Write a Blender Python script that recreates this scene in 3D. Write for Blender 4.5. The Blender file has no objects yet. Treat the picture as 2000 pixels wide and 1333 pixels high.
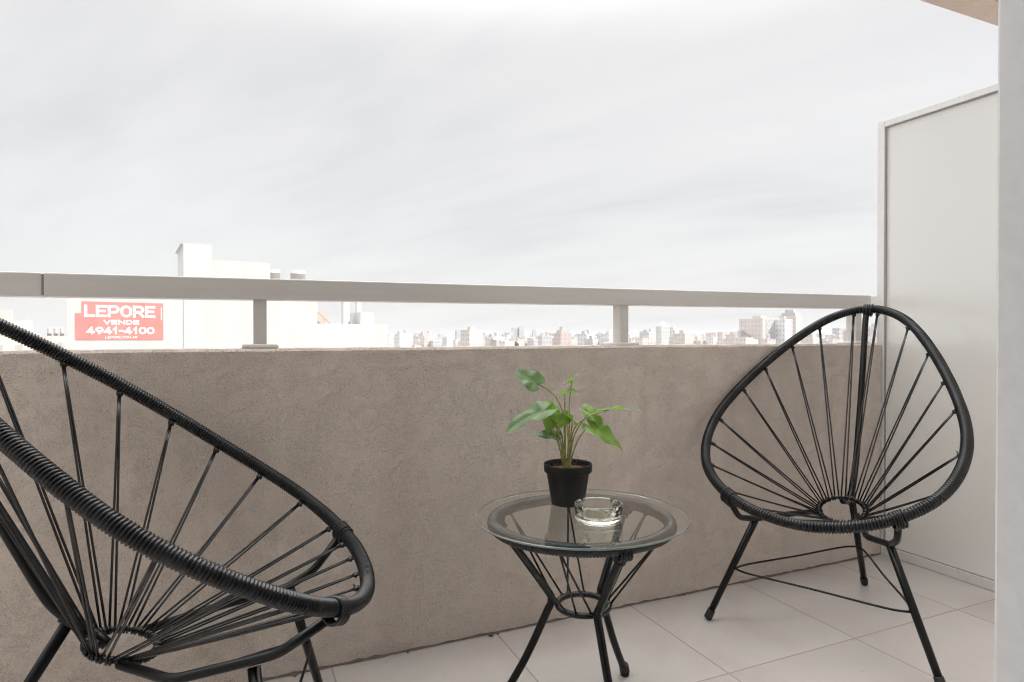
import bpy, math, random
import numpy as np
from mathutils import Vector
scene = bpy.context.scene
COL = scene.collection
R = math.radians

# ---------------------------------------------------------------- camera
TH = math.atan(531 / 1217.0)
PITCH = math.atan(9.5 / 1217.0)
cam_d = bpy.data.cameras.new("camera")
cam = bpy.data.objects.new("camera", cam_d)
COL.objects.link(cam)
cam.location = (0, 0, 0.83)
cam.rotation_euler = (R(90) - PITCH, 0, -TH)
cam_d.sensor_width = 36.0
cam_d.lens = 1217.0 / 2000.0 * 36.0
cam_d.clip_start = 0.02
cam_d.clip_end = 20000
cam_d.dof.use_dof = True
cam_d.dof.focus_distance = 1.5
cam_d.dof.aperture_fstop = 16.0
scene.camera = cam

# ---------------------------------------------------------------- light
SUN_EL, SUN_AZ = R(46), R(48)          # sun stands behind the camera, to the right
sun_dir = Vector((math.sin(SUN_AZ) * math.cos(SUN_EL), -math.cos(SUN_AZ) * math.cos(SUN_EL), math.sin(SUN_EL)))
sun_d = bpy.data.lights.new("sun", 'SUN')
sun_d.energy = 3.2
sun_d.angle = R(0.6)
sun_d.color = (1.0, 0.95, 0.88)
sun = bpy.data.objects.new("sun", sun_d)
COL.objects.link(sun)
sun.rotation_euler = sun_dir.to_track_quat('Z', 'Y').to_euler()

world = bpy.data.worlds.new("World")
scene.world = world
world.use_nodes = True
nt = world.node_tree
nt.nodes.clear()
def N(t, **kw):
    n = nt.nodes.new(t)
    for k, v in kw.items():
        setattr(n, k, v)
    return n
def wmath(op, a, b=None):
    n = N('ShaderNodeMath', operation=op)
    for i, x in enumerate((a, b)):
        if x is None: continue
        if isinstance(x, (int, float)): n.inputs[i].default_value = x
        else: nt.links.new(x, n.inputs[i])
    return n.outputs[0]
w_out = N('ShaderNodeOutputWorld')
w_bg = N('ShaderNodeBackground')
w_bg.inputs['Strength'].default_value = 0.1
nt.links.new(w_bg.outputs[0], w_out.inputs[0])
sky = N('ShaderNodeTexSky', sky_type='NISHITA', sun_disc=False)
sky.sun_elevation = SUN_EL
sky.sun_rotation = math.pi - SUN_AZ
tc = N('ShaderNodeTexCoord')
sep = N('ShaderNodeSeparateXYZ')
nt.links.new(tc.outputs['Generated'], sep.inputs[0])
zc = wmath('ADD', wmath('MAXIMUM', sep.outputs[2], 0.0), 0.16)
comb = N('ShaderNodeCombineXYZ')
nt.links.new(wmath('DIVIDE', sep.outputs[0], zc), comb.inputs[0])
nt.links.new(wmath('DIVIDE', sep.outputs[1], zc), comb.inputs[1])
def cloud_noise(rot, scl, scale, detail, rough, dist, seed):
    mp = N('ShaderNodeMapping', vector_type='TEXTURE')
    mp.inputs['Rotation'].default_value = (0, 0, R(rot))
    mp.inputs['Scale'].default_value = scl
    mp.inputs['Location'].default_value = (seed, seed * .7, seed * .3)
    nt.links.new(comb.outputs[0], mp.inputs[0])
    nz = N('ShaderNodeTexNoise')
    nz.inputs['Scale'].default_value = scale
    nz.inputs['Detail'].default_value = detail
    nz.inputs['Roughness'].default_value = rough
    nz.inputs['Distortion'].default_value = dist
    nt.links.new(mp.outputs[0], nz.inputs['Vector'])
    return nz.outputs[0]
n1 = cloud_noise(118, (1.9, .75, 1), 0.85, 6, .52, .35, 3.1)
n2 = cloud_noise(126, (2.1, .62, 1), 2.0, 7, .56, .4, 7.7)
nsum = wmath('ADD', wmath('MULTIPLY', n1, .66), wmath('MULTIPLY', n2, .34))
ramp = N('ShaderNodeValToRGB')
cr_ = ramp.color_ramp
cr_.elements[0].position = .36; cr_.elements[0].color = (.835, .833, .848, 1)
cr_.elements[1].position = .62; cr_.elements[1].color = (1.0, .99, .98, 1)
e = cr_.elements.new(.47); e.color = (.93, .921, .916, 1)
nt.links.new(nsum, ramp.inputs[0])
scl = N('ShaderNodeMix', data_type='RGBA', blend_type='MULTIPLY')
scl.inputs[0].default_value = 1.0
nt.links.new(ramp.outputs[0], scl.inputs[6])
# thin overcast, its unseen zenith boosted to fill the balcony with light
zen = N('ShaderNodeMapRange', interpolation_type='SMOOTHSTEP')
zen.inputs[1].default_value = .40; zen.inputs[2].default_value = 1.0; zen.inputs[3].default_value = 4.85; zen.inputs[4].default_value = 38.0
nt.links.new(sep.outputs[2], zen.inputs[0])
nt.links.new(zen.outputs[0], scl.inputs[7])
mixw = N('ShaderNodeMix', data_type='RGBA')
# high overcast in front and overhead; unseen sky behind the camera kept clear to dim the city fronts
gap = N('ShaderNodeMapRange', interpolation_type='SMOOTHSTEP')
gap.inputs[1].default_value = -.55; gap.inputs[2].default_value = .05; gap.inputs[3].default_value = .12; gap.inputs[4].default_value = .94
nt.links.new(sep.outputs[1], gap.inputs[0])
nt.links.new(gap.outputs[0], mixw.inputs[0])
nt.links.new(sky.outputs[0], mixw.inputs[6])
nt.links.new(scl.outputs[2], mixw.inputs[7])
nt.links.new(mixw.outputs[2], w_bg.inputs[0])

scene.view_settings.view_transform = 'Standard'
scene.view_settings.look = 'None'
scene.view_settings.gamma = 1
scene.view_settings.exposure = 0.9
scene.cycles.filter_width = 1.1
scene.cycles.denoising_prefilter = 'ACCURATE'
scene.cycles.max_bounces = 10
scene.cycles.transparent_max_bounces = 16
scene.cycles.sample_clamp_indirect = 6.0

# ---------------------------------------------------------------- materials
def mat(name, color, rough=.6, metal=0.0, spec=.5):
    m = bpy.data.materials.new(name)
    m.use_nodes = True
    b = m.node_tree.nodes['Principled BSDF']
    b.inputs['Base Color'].default_value = (*color, 1)
    b.inputs['Roughness'].default_value = rough
    b.inputs['Metallic'].default_value = metal
    b.inputs['Specular IOR Level'].default_value = spec
    return m
class G:
    """small helper for node graphs"""
    def __init__(s, m):
        s.m = m; s.t = m.node_tree; s.b = s.t.nodes.get('Principled BSDF')
        s.tc = s.t.nodes.new('ShaderNodeTexCoord')
    def n(s, t, **kw):
        x = s.t.nodes.new(t)
        for k, v in kw.items(): setattr(x, k, v)
        return x
    def l(s, a, b): s.t.links.new(a, b)
    def coord(s, scale=(1, 1, 1), kind='Object', rot=(0, 0, 0)):
        mp = s.n('ShaderNodeMapping')
        mp.inputs['Scale'].default_value = scale
        mp.inputs['Rotation'].default_value = rot
        s.l(s.tc.outputs[kind], mp.inputs[0])
        return mp.outputs[0]
    def noise(s, scale, detail=4, rough=.5, vec=None, dist=0):
        x = s.n('ShaderNodeTexNoise')
        x.inputs['Scale'].default_value = scale
        x.inputs['Detail'].default_value = detail
        x.inputs['Roughness'].default_value = rough
        x.inputs['Distortion'].default_value = dist
        s.l(vec if vec is not None else s.tc.outputs['Object'], x.inputs['Vector'])
        return x.outputs[0]
    def math(s, op, a, b=None, c=None, clamp=False):
        x = s.n('ShaderNodeMath', operation=op); x.use_clamp = clamp
        for i, v in enumerate((a, b, c)):
            if v is None: continue
            if isinstance(v, (int, float)): x.inputs[i].default_value = v
            else: s.l(v, x.inputs[i])
        return x.outputs[0]
    def ramp(s, fac, stops):
        x = s.n('ShaderNodeValToRGB')
        e = x.color_ramp.elements
        while len(e) < len(stops): e.new(.5)
        for el, (p, c) in zip(e, stops):
            el.position = p; el.color = (*c, 1)
        s.l(fac, x.inputs[0]); return x.outputs[0]
    def mix(s, fac, a, b, blend='MIX'):
        x = s.n('ShaderNodeMix', data_type='RGBA', blend_type=blend)
        for i, v in ((0, fac), (6, a), (7, b)):
            if isinstance(v, (int, float)): x.inputs[i].default_value = v
            elif isinstance(v, tuple): x.inputs[i].default_value = (*v, 1)
            else: s.l(v, x.inputs[i])
        return x.outputs[2]
    def bump(s, h, strength=.5, dist=.002):
        x = s.n('ShaderNodeBump')
        x.inputs['Strength'].default_value = strength
        x.inputs['Distance'].default_value = dist
        s.l(h, x.inputs['Height']); s.l(x.outputs[0], s.b.inputs['Normal'])

def stucco(name, c1, c2, strength=.6):
    m = mat(name, c1, .92, spec=.2); g = G(m)
    big = g.noise(1.1, 3, .5)
    fine = g.noise(210, 3, .6)
    col = g.ramp(big, [(.3, c1), (.7, c2)])
    speck = g.ramp(g.noise(330, 2, .5), [(.32, (.80, .79, .78)), (.5, (1, 1, 1))])
    col = g.mix(1.0, col, speck, 'MULTIPLY')
    # rain streaks under the coping and grime at the foot, small stains
    st = g.noise(1.0, 4, .6, g.coord((9, 9, .5)))
    col = g.mix(.5, col, g.ramp(st, [(.33, (.86, .84, .82)), (.55, (1, 1, 1))]), 'MULTIPLY')
    sp = g.noise(9, 2, .4)
    col = g.mix(1.0, col, g.ramp(sp, [(.20, (.87, .85, .83)), (.29, (1, 1, 1))]), 'MULTIPLY')
    g.l(col, g.b.inputs['Base Color'])
    # dragged trowel worms
    v = g.n('ShaderNodeTexVoronoi', feature='DISTANCE_TO_EDGE')
    v.inputs['Scale'].default_value = 85
    wob = g.n('ShaderNodeVectorMath', operation='ADD')
    nz = g.n('ShaderNodeTexNoise'); nz.inputs['Scale'].default_value = 22; nz.inputs['Detail'].default_value = 3
    g.l(g.tc.outputs['Object'], nz.inputs['Vector'])
    sc = g.n('ShaderNodeVectorMath', operation='SCALE'); sc.inputs['Scale'].default_value = .10
    g.l(nz.outputs['Color'], sc.inputs[0])
    g.l(g.coord((1, 1, .62)), wob.inputs[0]); g.l(sc.outputs[0], wob.inputs[1])
    g.l(wob.outputs[0], v.inputs['Vector'])
    worm = g.math('SMOOTH_MIN', v.outputs['Distance'], .10, .05)
    mask = g.math('GREATER_THAN', g.noise(30, 2, .5), .47)
    g.l(g.mix(g.math('MULTIPLY', mask, g.math('MULTIPLY', g.math('SUBTRACT', .07, v.outputs['Distance'], clamp=True), 1.6)), col, (.25, .21, .18)), g.b.inputs['Base Color'])  # groove shade painted into the colour to lift the relief contrast
    h = g.math('ADD', g.math('MULTIPLY', g.math('MULTIPLY', worm, mask), 6.0), g.math('MULTIPLY', fine, 1.1))
    h = g.math('ADD', h, g.math('MULTIPLY', g.noise(70, 4, .6), .8))
    g.bump(h, strength, .005)
    return m
M = {}
M['wall'] = stucco('taupe_render', (.62, .545, .485), (.655, .58, .52), .65)
M['facade'] = stucco('white_render', (.80, .78, .76), (.84, .82, .80), .3)
M['ceiling'] = stucco('ceiling_render', (.62, .50, .43), (.68, .56, .49), .5)

def tile_mat():
    m = mat('ceramic_tiles', (.6, .58, .56), .38, spec=.45); g = G(m)
    sp = g.n('ShaderNodeSeparateXYZ'); g.l(g.tc.outputs['Object'], sp.inputs[0])
    ux = g.math('DIVIDE', g.math('SUBTRACT', sp.outputs[0], .6535), .4459)
    uy = g.math('DIVIDE', g.math('SUBTRACT', sp.outputs[1], 1.1865), .4459)
    def edge(u):
        fr = g.math('FRACT', u)
        return g.math('MINIMUM', fr, g.math('SUBTRACT', 1.0, fr))
    d = g.math('MINIMUM', edge(ux), edge(uy))
    grout = g.math('LESS_THAN', d, .0048)
    cell = g.n('ShaderNodeCombineXYZ')
    g.l(g.math('FLOOR', ux), cell.inputs[0]); g.l(g.math('FLOOR', uy), cell.inputs[1])
    wn = g.n('ShaderNodeTexWhiteNoise'); g.l(cell.outputs[0], wn.inputs['Vector'])
    base = g.ramp(wn.outputs['Value'], [(0, (.42, .385, .36)), (1, (.46, .435, .41))])
    off = g.n('ShaderNodeVectorMath', operation='ADD'); g.l(g.tc.outputs['Object'], off.inputs[0])
    sc = g.n('ShaderNodeVectorMath', operation='SCALE'); sc.inputs['Scale'].default_value = 7
    g.l(wn.outputs['Color'], sc.inputs[0]); g.l(sc.outputs[0], off.inputs[1])
    cloud = g.noise(3.0, 6, .62, off.outputs[0], .6)
    col = g.mix(1.0, base, g.ramp(cloud, [(.3, (.87, .83, .81)), (.52, (1, 1, 1)), (.75, (.93, .95, .955))]), 'MULTIPLY')
    dirt = g.noise(60, 2, .5)
    col = g.mix(1.0, col, g.ramp(dirt, [(.235, (.72, .69, .66)), (.27, (1, 1, 1))]), 'MULTIPLY')
    col = g.mix(grout, col, (.30, .255, .235))
    g.l(col, g.b.inputs['Base Color'])
    g.l(g.math('ADD', g.math('MULTIPLY', cloud, .22), g.math('ADD', g.math('MULTIPLY', grout, .4), .26)), g.b.inputs['Roughness'])
    h = g.math('MINIMUM', d, .008)
    g.bump(g.math('MULTIPLY', h, 120), .5, .001)
    return m
M['tile'] = tile_mat()
def alu(name, c):
    m = mat(name, c, .42, .0, .5); g = G(m)
    s = g.noise(1.0, 3, .5, g.coord((3, 60, 60)))
    g.l(g.mix(1.0, c, g.ramp(s, [(.35, (.95, .945, .94)), (.6, (1, 1, 1))]), 'MULTIPLY'), g.b.inputs['Base Color'])
    g.l(g.math('ADD', g.math('MULTIPLY', g.noise(30, 3), .15), .36), g.b.inputs['Roughness'])
    return m
M['alu'] = alu('grey_lacquered_aluminium', (.61, .587, .563))
M['alu_light'] = alu('pale_lacquered_aluminium', (.66, .655, .655))
M['alu_dark'] = mat('dark_anodised_strip', (.30, .295, .29), .4)
M['white_pvc'] = alu('white_door_frame', (.66, .657, .655))
M['gasket'] = mat('brown_gasket', (.30, .27, .245), .7)
def frosted():
    m = bpy.data.materials.new('frosted_glass'); m.use_nodes = True
    t = m.node_tree; t.nodes.clear()
    out = t.nodes.new('ShaderNodeOutputMaterial')
    df = t.nodes.new('ShaderNodeBsdfDiffuse'); df.inputs[0].default_value = (.92, .92, .905, 1)
    tl = t.nodes.new('ShaderNodeBsdfRefraction'); tl.inputs[0].default_value = (1, 1, .985, 1)
    tl.inputs['IOR'].default_value = 1.08; tl.inputs['Roughness'].default_value = .9
    gl = t.nodes.new('ShaderNodeBsdfGlossy'); gl.inputs['Roughness'].default_value = .035
    fr = t.nodes.new('ShaderNodeFresnel'); fr.inputs[0].default_value = 1.42
    t2 = t.nodes.new('ShaderNodeBsdfTranslucent'); t2.inputs[0].default_value = (.99, .99, .975, 1)
    a0 = t.nodes.new('ShaderNodeMixShader'); a0.inputs[0].default_value = .7
    t.links.new(df.outputs[0], a0.inputs[1]); t.links.new(t2.outputs[0], a0.inputs[2])
    a = t.nodes.new('ShaderNodeMixShader'); a.inputs[0].default_value = .42
    b = t.nodes.new('ShaderNodeMixShader')
    t.links.new(a0.outputs[0], a.inputs[1]); t.links.new(tl.outputs[0], a.inputs[2])
    t.links.new(fr.outputs[0], b.inputs[0]); t.links.new(a.outputs[0], b.inputs[1]); t.links.new(gl.outputs[0], b.inputs[2])
    t.links.new(b.outputs[0], out.inputs[0])
    return m
M['frosted'] = frosted()
M['steel'] = mat('black_powder_coat', (.005, .0052, .0058), .32, spec=.25)
M['cord'] = mat('black_pvc_cord', (.006, .006, .0068), .24, spec=.42)
M['rubber'] = mat('black_rubber', (.012, .012, .012), .6)
M['pot'] = mat('black_plastic_pot', (.0065, .0066, .007), .5, spec=.3)
def thin_glass():
    m = bpy.data.materials.new('tabletop_glass'); m.use_nodes = True
    t = m.node_tree; t.nodes.clear()
    out = t.nodes.new('ShaderNodeOutputMaterial')
    tr = t.nodes.new('ShaderNodeBsdfTransparent'); tr.inputs[0].default_value = (.955, .975, .965, 1)
    gl = t.nodes.new('ShaderNodeBsdfGlossy'); gl.inputs['Roughness'].default_value = .0; gl.inputs[0].default_value = (1, 1, 1, 1)
    fr = t.nodes.new('ShaderNodeFresnel'); fr.inputs[0].default_value = 1.5
    geo = t.nodes.new('ShaderNodeNewGeometry')
    inv = t.nodes.new('ShaderNodeMath'); inv.operation = 'SUBTRACT'; inv.inputs[0].default_value = 1.0
    t.links.new(geo.outputs['Backfacing'], inv.inputs[1])
    mu = t.nodes.new('ShaderNodeMath'); mu.operation = 'MULTIPLY'
    t.links.new(fr.outputs[0], mu.inputs[0]); t.links.new(inv.outputs[0], mu.inputs[1])
    mm = t.nodes.new('ShaderNodeMath'); mm.operation = 'MULTIPLY'; mm.inputs[1].default_value = 1.7; mm.use_clamp = True
    t.links.new(mu.outputs[0], mm.inputs[0])
    b = t.nodes.new('ShaderNodeMixShader')
    t.links.new(mm.outputs[0], b.inputs[0]); t.links.new(tr.outputs[0], b.inputs[1]); t.links.new(gl.outputs[0], b.inputs[2])
    t.links.new(b.outputs[0], out.inputs[0])
    return m
M['glass'] = thin_glass()
def edge_glass():
    m = mat('glass_edge', (.27, .34, .315), .12, spec=.8)
    m.node_tree.nodes['Principled BSDF'].inputs['Transmission Weight'].default_value = .35
    return m
M['glass_edge'] = edge_glass()
def ash_glass():
    m = mat('pressed_glass', (.955, .975, .90), .01, spec=.5)
    b = m.node_tree.nodes['Principled BSDF']
    b.inputs['Transmission Weight'].default_value = 1.0
    b.inputs['IOR'].default_value = 1.5
    return m
M['ash'] = ash_glass()
def leaf_mat():
    m = bpy.data.materials.new('leaf'); m.use_nodes = True
    g = G(m); t = m.node_tree; b = g.b
    uv = g.n('ShaderNodeSeparateXYZ'); g.l(g.tc.outputs['UV'], uv.inputs[0])
    u, v = uv.outputs[0], uv.outputs[1]      # u along the midrib, v across, both centred on the stalk
    av = g.math('ABSOLUTE', g.math('SUBTRACT', v, .5))
    mid = g.math('LESS_THAN', av, .012)
    side = g.math('FRACT', g.math('MULTIPLY', g.math('SUBTRACT', u, g.math('MULTIPLY', av, .9)), 9.0))
    side = g.math('LESS_THAN', g.math('ABSOLUTE', g.math('SUBTRACT', side, .5)), .075)
    vein = g.math('MAXIMUM', mid, g.math('MULTIPLY', side, .55))
    nz = g.noise(60, 4, .6)
    top = g.ramp(nz, [(.3, (.08, .165, .055)), (.7, (.165, .265, .115))])
    top = g.mix(g.math('MULTIPLY', vein, .75), top, (.36, .46, .28))
    under = g.ramp(nz, [(.3, (.17, .32, .04)), (.7, (.25, .42, .07))])
    under = g.mix(g.math('MULTIPLY', vein, .6), under, (.32, .42, .12))
    geo = g.n('ShaderNodeNewGeometry')
    col = g.mix(geo.outputs['Backfacing'], top, under)
    g.l(col, b.inputs['Base Color'])
    b.inputs['Roughness'].default_value = .38
    b.inputs['Specular IOR Level'].default_value = .6
    bp = g.n('ShaderNodeBump'); bp.inputs['Strength'].default_value = .5; bp.inputs['Distance'].default_value = .002
    g.l(g.math('SUBTRACT', g.math('MULTIPLY', nz, .5), vein), bp.inputs['Height']); g.l(bp.outputs[0], b.inputs['Normal'])
    tl = g.n('ShaderNodeBsdfTranslucent')
    g.l(g.mix(.5, col, (.22, .42, .05)), tl.inputs[0])
    mx = g.n('ShaderNodeMixShader'); mx.inputs[0].default_value = .38
    out = t.nodes['Material Output']
    g.l(b.outputs[0], mx.inputs[1]); g.l(tl.outputs[0], mx.inputs[2]); g.l(mx.outputs[0], out.inputs[0])
    return m
M['leaf'] = leaf_mat()
def stem_mat():
    m = mat('leaf_stalk', (.30, .30, .09), .5); g = G(m)
    sp = g.n('ShaderNodeSeparateXYZ'); g.l(g.tc.outputs['Object'], sp.inputs[0])
    g.l(g.ramp(g.noise(90, 3), [(.35, (.24, .20, .07)), (.65, (.36, .42, .13))]), g.b.inputs['Base Color'])
    return m
M['stem'] = stem_mat()
def soil_mat():
    m = mat('coir_soil', (.07, .035, .022), .95); g = G(m)
    g.l(g.ramp(g.noise(240, 3), [(.35, (.03, .015, .01)), (.65, (.20, .095, .06))]), g.b.inputs['Base Color'])
    g.bump(g.noise(200, 3), .9, .004)
    return m
M['soil'] = soil_mat()
M['fibre'] = mat('coir_fibre', (.16, .075, .045), .9)

# ---------------------------------------------------------------- mesh helpers
class MB:
    def __init__(s): s.v = []; s.f = []; s.mi = []; s.uv = {}
    def add(s, v, f, mi=0):
        o = len(s.v); s.v.extend([tuple(map(float, p)) for p in v])
        s.f.extend([tuple(i + o for i in q) for q in f]); s.mi.extend([mi] * len(f)); return o
    def box(s, a, b, mi=0):
        x0, y0, z0 = a; x1, y1, z1 = b
        v = [(x0, y0, z0), (x1, y0, z0), (x1, y1, z0), (x0, y1, z0), (x0, y0, z1), (x1, y0, z1), (x1, y1, z1), (x0, y1, z1)]
        s.add(v, [(0, 3, 2, 1), (4, 5, 6, 7), (0, 1, 5, 4), (1, 2, 6, 5), (2, 3, 7, 6), (3, 0, 4, 7)], mi)
    def tube(s, pts, r, seg=10, closed=False, caps=True, ridge=None, mi=0):
        P = np.array(pts, float); n = len(P)
        rr = np.full(n, r) if np.isscalar(r) else np.array(r, float)
        if closed: T = np.roll(P, -1, 0) - np.roll(P, 1, 0)
        else: T = np.gradient(P, axis=0)
        T /= np.linalg.norm(T, axis=1)[:, None] + 1e-12
        a = np.array([0, 0, 1.]) if abs(T[0][2]) < .9 else np.array([1., 0, 0])
        u = a - T[0] * (a @ T[0]); u /= np.linalg.norm(u)
        U = [u]
        for i in range(1, n):
            u = U[-1] - T[i] * (U[-1] @ T[i]); u /= np.linalg.norm(u); U.append(u)
        U = np.array(U)
        if closed:   # untwist
            u0 = U[-1] - T[0] * (U[-1] @ T[0]); u0 /= np.linalg.norm(u0)
            ang = math.atan2(np.cross(u0, U[0]) @ T[0], u0 @ U[0])
            k = np.linspace(0, ang, n, endpoint=False)
            W = np.cross(T, U)
            U = U * np.cos(k)[:, None] + W * np.sin(k)[:, None]
        W = np.cross(T, U)
        th = np.linspace(0, 2 * math.pi, seg, endpoint=False)
        rad = rr[:, None] * np.ones((1, seg))
        if ridge is not None: rad = rad + ridge(np.arange(n)[:, None], th[None, :])
        V = P[:, None, :] + rad[:, :, None] * (np.cos(th)[None, :, None] * U[:, None, :] + np.sin(th)[None, :, None] * W[:, None, :])
        F = []
        m = n if closed else n - 1
        for i in range(m):
            j = (i + 1) % n
            for k in range(seg):
                k2 = (k + 1) % seg
                F.append((i * seg + k, i * seg + k2, j * seg + k2, j * seg + k))
        if not closed and caps:
            F.append(tuple(reversed(range(seg)))); F.append(tuple((n - 1) * seg + k for k in range(seg)))
        s.add(V.reshape(-1, 3), F, mi)
    def lathe(s, prof, c=(0, 0, 0), seg=48, mod=None, mi=0):
        V = []
        for (r, z) in prof:
            for k in range(seg):
                a = 2 * math.pi * k / seg
                zz = z if mod is None else mod(r, z, a)
                V.append((c[0] + r * math.cos(a), c[1] + r * math.sin(a), c[2] + zz))
        F = []
        for i in range(len(prof) - 1):
            for k in range(seg):
                k2 = (k + 1) % seg
                F.append((i * seg + k, i * seg + k2, (i + 1) * seg + k2, (i + 1) * seg + k))
        if prof[0][0] > 0: F.append(tuple(reversed(range(seg))))
        F.append(tuple((len(prof) - 1) * seg + k for k in range(seg)))
        s.add(V, F, mi)
    def ball(s, c, r, sx=1, sy=1, sz=1, mi=0):
        V = []; F = []; a, b = 8, 5
        for i in range(b + 1):
            p = math.pi * i / b
            for k in range(a):
                t = 2 * math.pi * k / a
                V.append((c[0] + r * sx * math.sin(p) * math.cos(t), c[1] + r * sy * math.sin(p) * math.sin(t), c[2] + r * sz * math.cos(p)))
        for i in range(b):
            for k in range(a):
                k2 = (k + 1) % a
                F.append((i * a + k, (i + 1) * a + k, (i + 1) * a + k2, i * a + k2))
        s.add(V, F, mi)
    def build(s, name, mats, parent=None, smooth=False, bevel=0):
        me = bpy.data.meshes.new(name)
        me.from_pydata(s.v, [], s.f)
        if not isinstance(mats, (list, tuple)): mats = [mats]
        for m in mats: me.materials.append(m)
        me.polygons.foreach_set('material_index', s.mi)
        if smooth: me.polygons.foreach_set('use_smooth', [True] * len(me.polygons))
        me.update()
        o = bpy.data.objects.new(name, me)
        COL.objects.link(o)
        if parent: o.parent = parent
        if bevel:
            b = o.modifiers.new('bevel', 'BEVEL'); b.width = bevel; b.segments = 2; b.limit_method = 'ANGLE'
        return o
def tag(o, label=None, cat=None, group=None, kind=None):
    if label: o['label'] = label
    if cat: o['category'] = cat
    if group: o['group'] = group
    if kind: o['kind'] = kind
    return o
def empty(name, loc=(0, 0, 0), rz=0):
    o = bpy.data.objects.new(name, None); COL.objects.link(o)
    o.location = loc; o.rotation_euler = (0, 0, rz); o.empty_display_size = .1
    return o
def catmull(ctrl, n=12, closed=True):
    C = np.array(ctrl, float); k = len(C); out = []
    rng = range(k) if closed else range(k - 1)
    for i in rng:
        if closed: p = [C[(i + j - 1) % k] for j in range(4)]
        else: p = [C[min(max(i + j - 1, 0), k - 1)] for j in range(4)]
        for j in range(n):
            t = j / n
            out.append(.5 * (2 * p[1] + (-p[0] + p[2]) * t + (2 * p[0] - 5 * p[1] + 4 * p[2] - p[3]) * t * t + (-p[0] + 3 * p[1] - 3 * p[2] + p[3]) * t ** 3))
    if not closed: out.append(C[-1])
    return np.array(out)
def resample(P, step, closed=True):
    Q = np.vstack([P, P[:1]]) if closed else P
    d = np.r_[0, np.cumsum(np.linalg.norm(np.diff(Q, axis=0), axis=1))]
    n = max(3, int(round(d[-1] / step)))
    s = np.linspace(0, d[-1], n, endpoint=not closed)
    return np.stack([np.interp(s, d, Q[:, i]) for i in range(3)], -1)
def wrap_ridge(step, pitch, amp, flat=None):
    def f(i, th):
        ph = (i * step / pitch + th / (2 * math.pi)) % 1.0
        a = amp * (np.sqrt(np.clip(1 - np.abs(2 * ph - 1) ** 2.2, 0, 1)) - .75)
        a = a * (1 + .18 * np.sin(i * .037) + .12 * np.sin(i * .0113 + 2))
        if flat is not None: a = a * flat(i)
        return a
    return f

def bent(pts, rad=.03, n=7):
    """straight runs joined by tube bends"""
    P = [np.array(p, float) for p in pts]; out = [P[0]]
    for i in range(1, len(P) - 1):
        a, b, c = P[i - 1], P[i], P[i + 1]
        l1, l2 = np.linalg.norm(a - b), np.linalg.norm(c - b); r = min(rad, l1 * .45, l2 * .45)
        p, q = b + (a - b) / l1 * r, b + (c - b) / l2 * r
        for k in range(n + 1):
            t = k / n; out.append((1 - t) ** 2 * p + 2 * t * (1 - t) * b + t * t * q)
    out.append(P[-1]); return np.array(out)

# ================================================================ SETTING
# ground far below the tenth-floor balcony
GZ = -30.0
g_ = MB()
seg = 64
g_.add([(0, 0, GZ)] + [(7000 * math.cos(2 * math.pi * k / seg), 7000 * math.sin(2 * math.pi * k / seg), GZ) for k in range(seg)],
       [(0, k + 1, (k + 1) % seg + 1) for k in range(seg)])
m = mat('city_ground', (.22, .21, .2), .95); gg = G(m)
gg.l(gg.ramp(gg.noise(.02, 6, .6), [(.35, (.10, .11, .09)), (.6, (.30, .28, .26))]), gg.b.inputs['Base Color'])
tag(g_.build('ground', m), kind='structure')

X0, XP = -7.0, 2.238          # balcony extent to the left, plane of the divider
YW, YB = 1.610, 1.760         # inner and outer face of the parapet
YF = .36                      # facade plane
# slab, floor
fl = MB(); fl.box((X0, -4.6, -.25), (9.0, YB, 0.0))
tag(fl.build('floor', M['tile']), kind='structure')
# own building: facade with the balcony door opening, upper storeys, room behind
fc = MB()
fc.box((-8.0, .16, 0), (-.62, YF, 2.35))
fc.box((.90, .16, 0), (9.0, YF, 2.35))
fc.box((-8.0, .16, 2.35), (9.0, YF, 22))
fc.box((-8.0, -5, 0), (-7.8, .16, 22)); fc.box((8.8, -5, 0), (9.0, .16, 22))
fc.box((-8.0, -5, 0), (9.0, -4.8, 22))
fc.box((-7.8, -4.8, 21.8), (8.8, .16, 22))
fc.box((-8.0, -5, GZ), (9.0, 1.74, -.26))
tag(fc.build('facade_wall', M['facade']), kind='structure')
rm = MB()
rm.box((-7.8, -4.6, 2.42), (8.8, .155, 2.60))
rm.box((-2.0, -1.9, 0.002), (-1.9, .155, 2.41)); rm.box((1.7, -1.9, 0.002), (1.8, .155, 2.41)); rm.box((-2.0, -2.0, 0.002), (1.8, -1.9, 2.41))
tag(rm.build('room_walls', mat('white_interior_paint', (.8, .79, .77), .8)), kind='structure')
# neighbour's balcony roof with its dropped edge beam
ce = MB(); ce.box((2.36, 1.627, 2.262), (9.0, 1.75, 2.60)); ce.box((2.36, 1.30, 2.33), (9.0, 1.627, 2.60))
tag(ce.build('ceiling', M['ceiling']), kind='structure')

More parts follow.
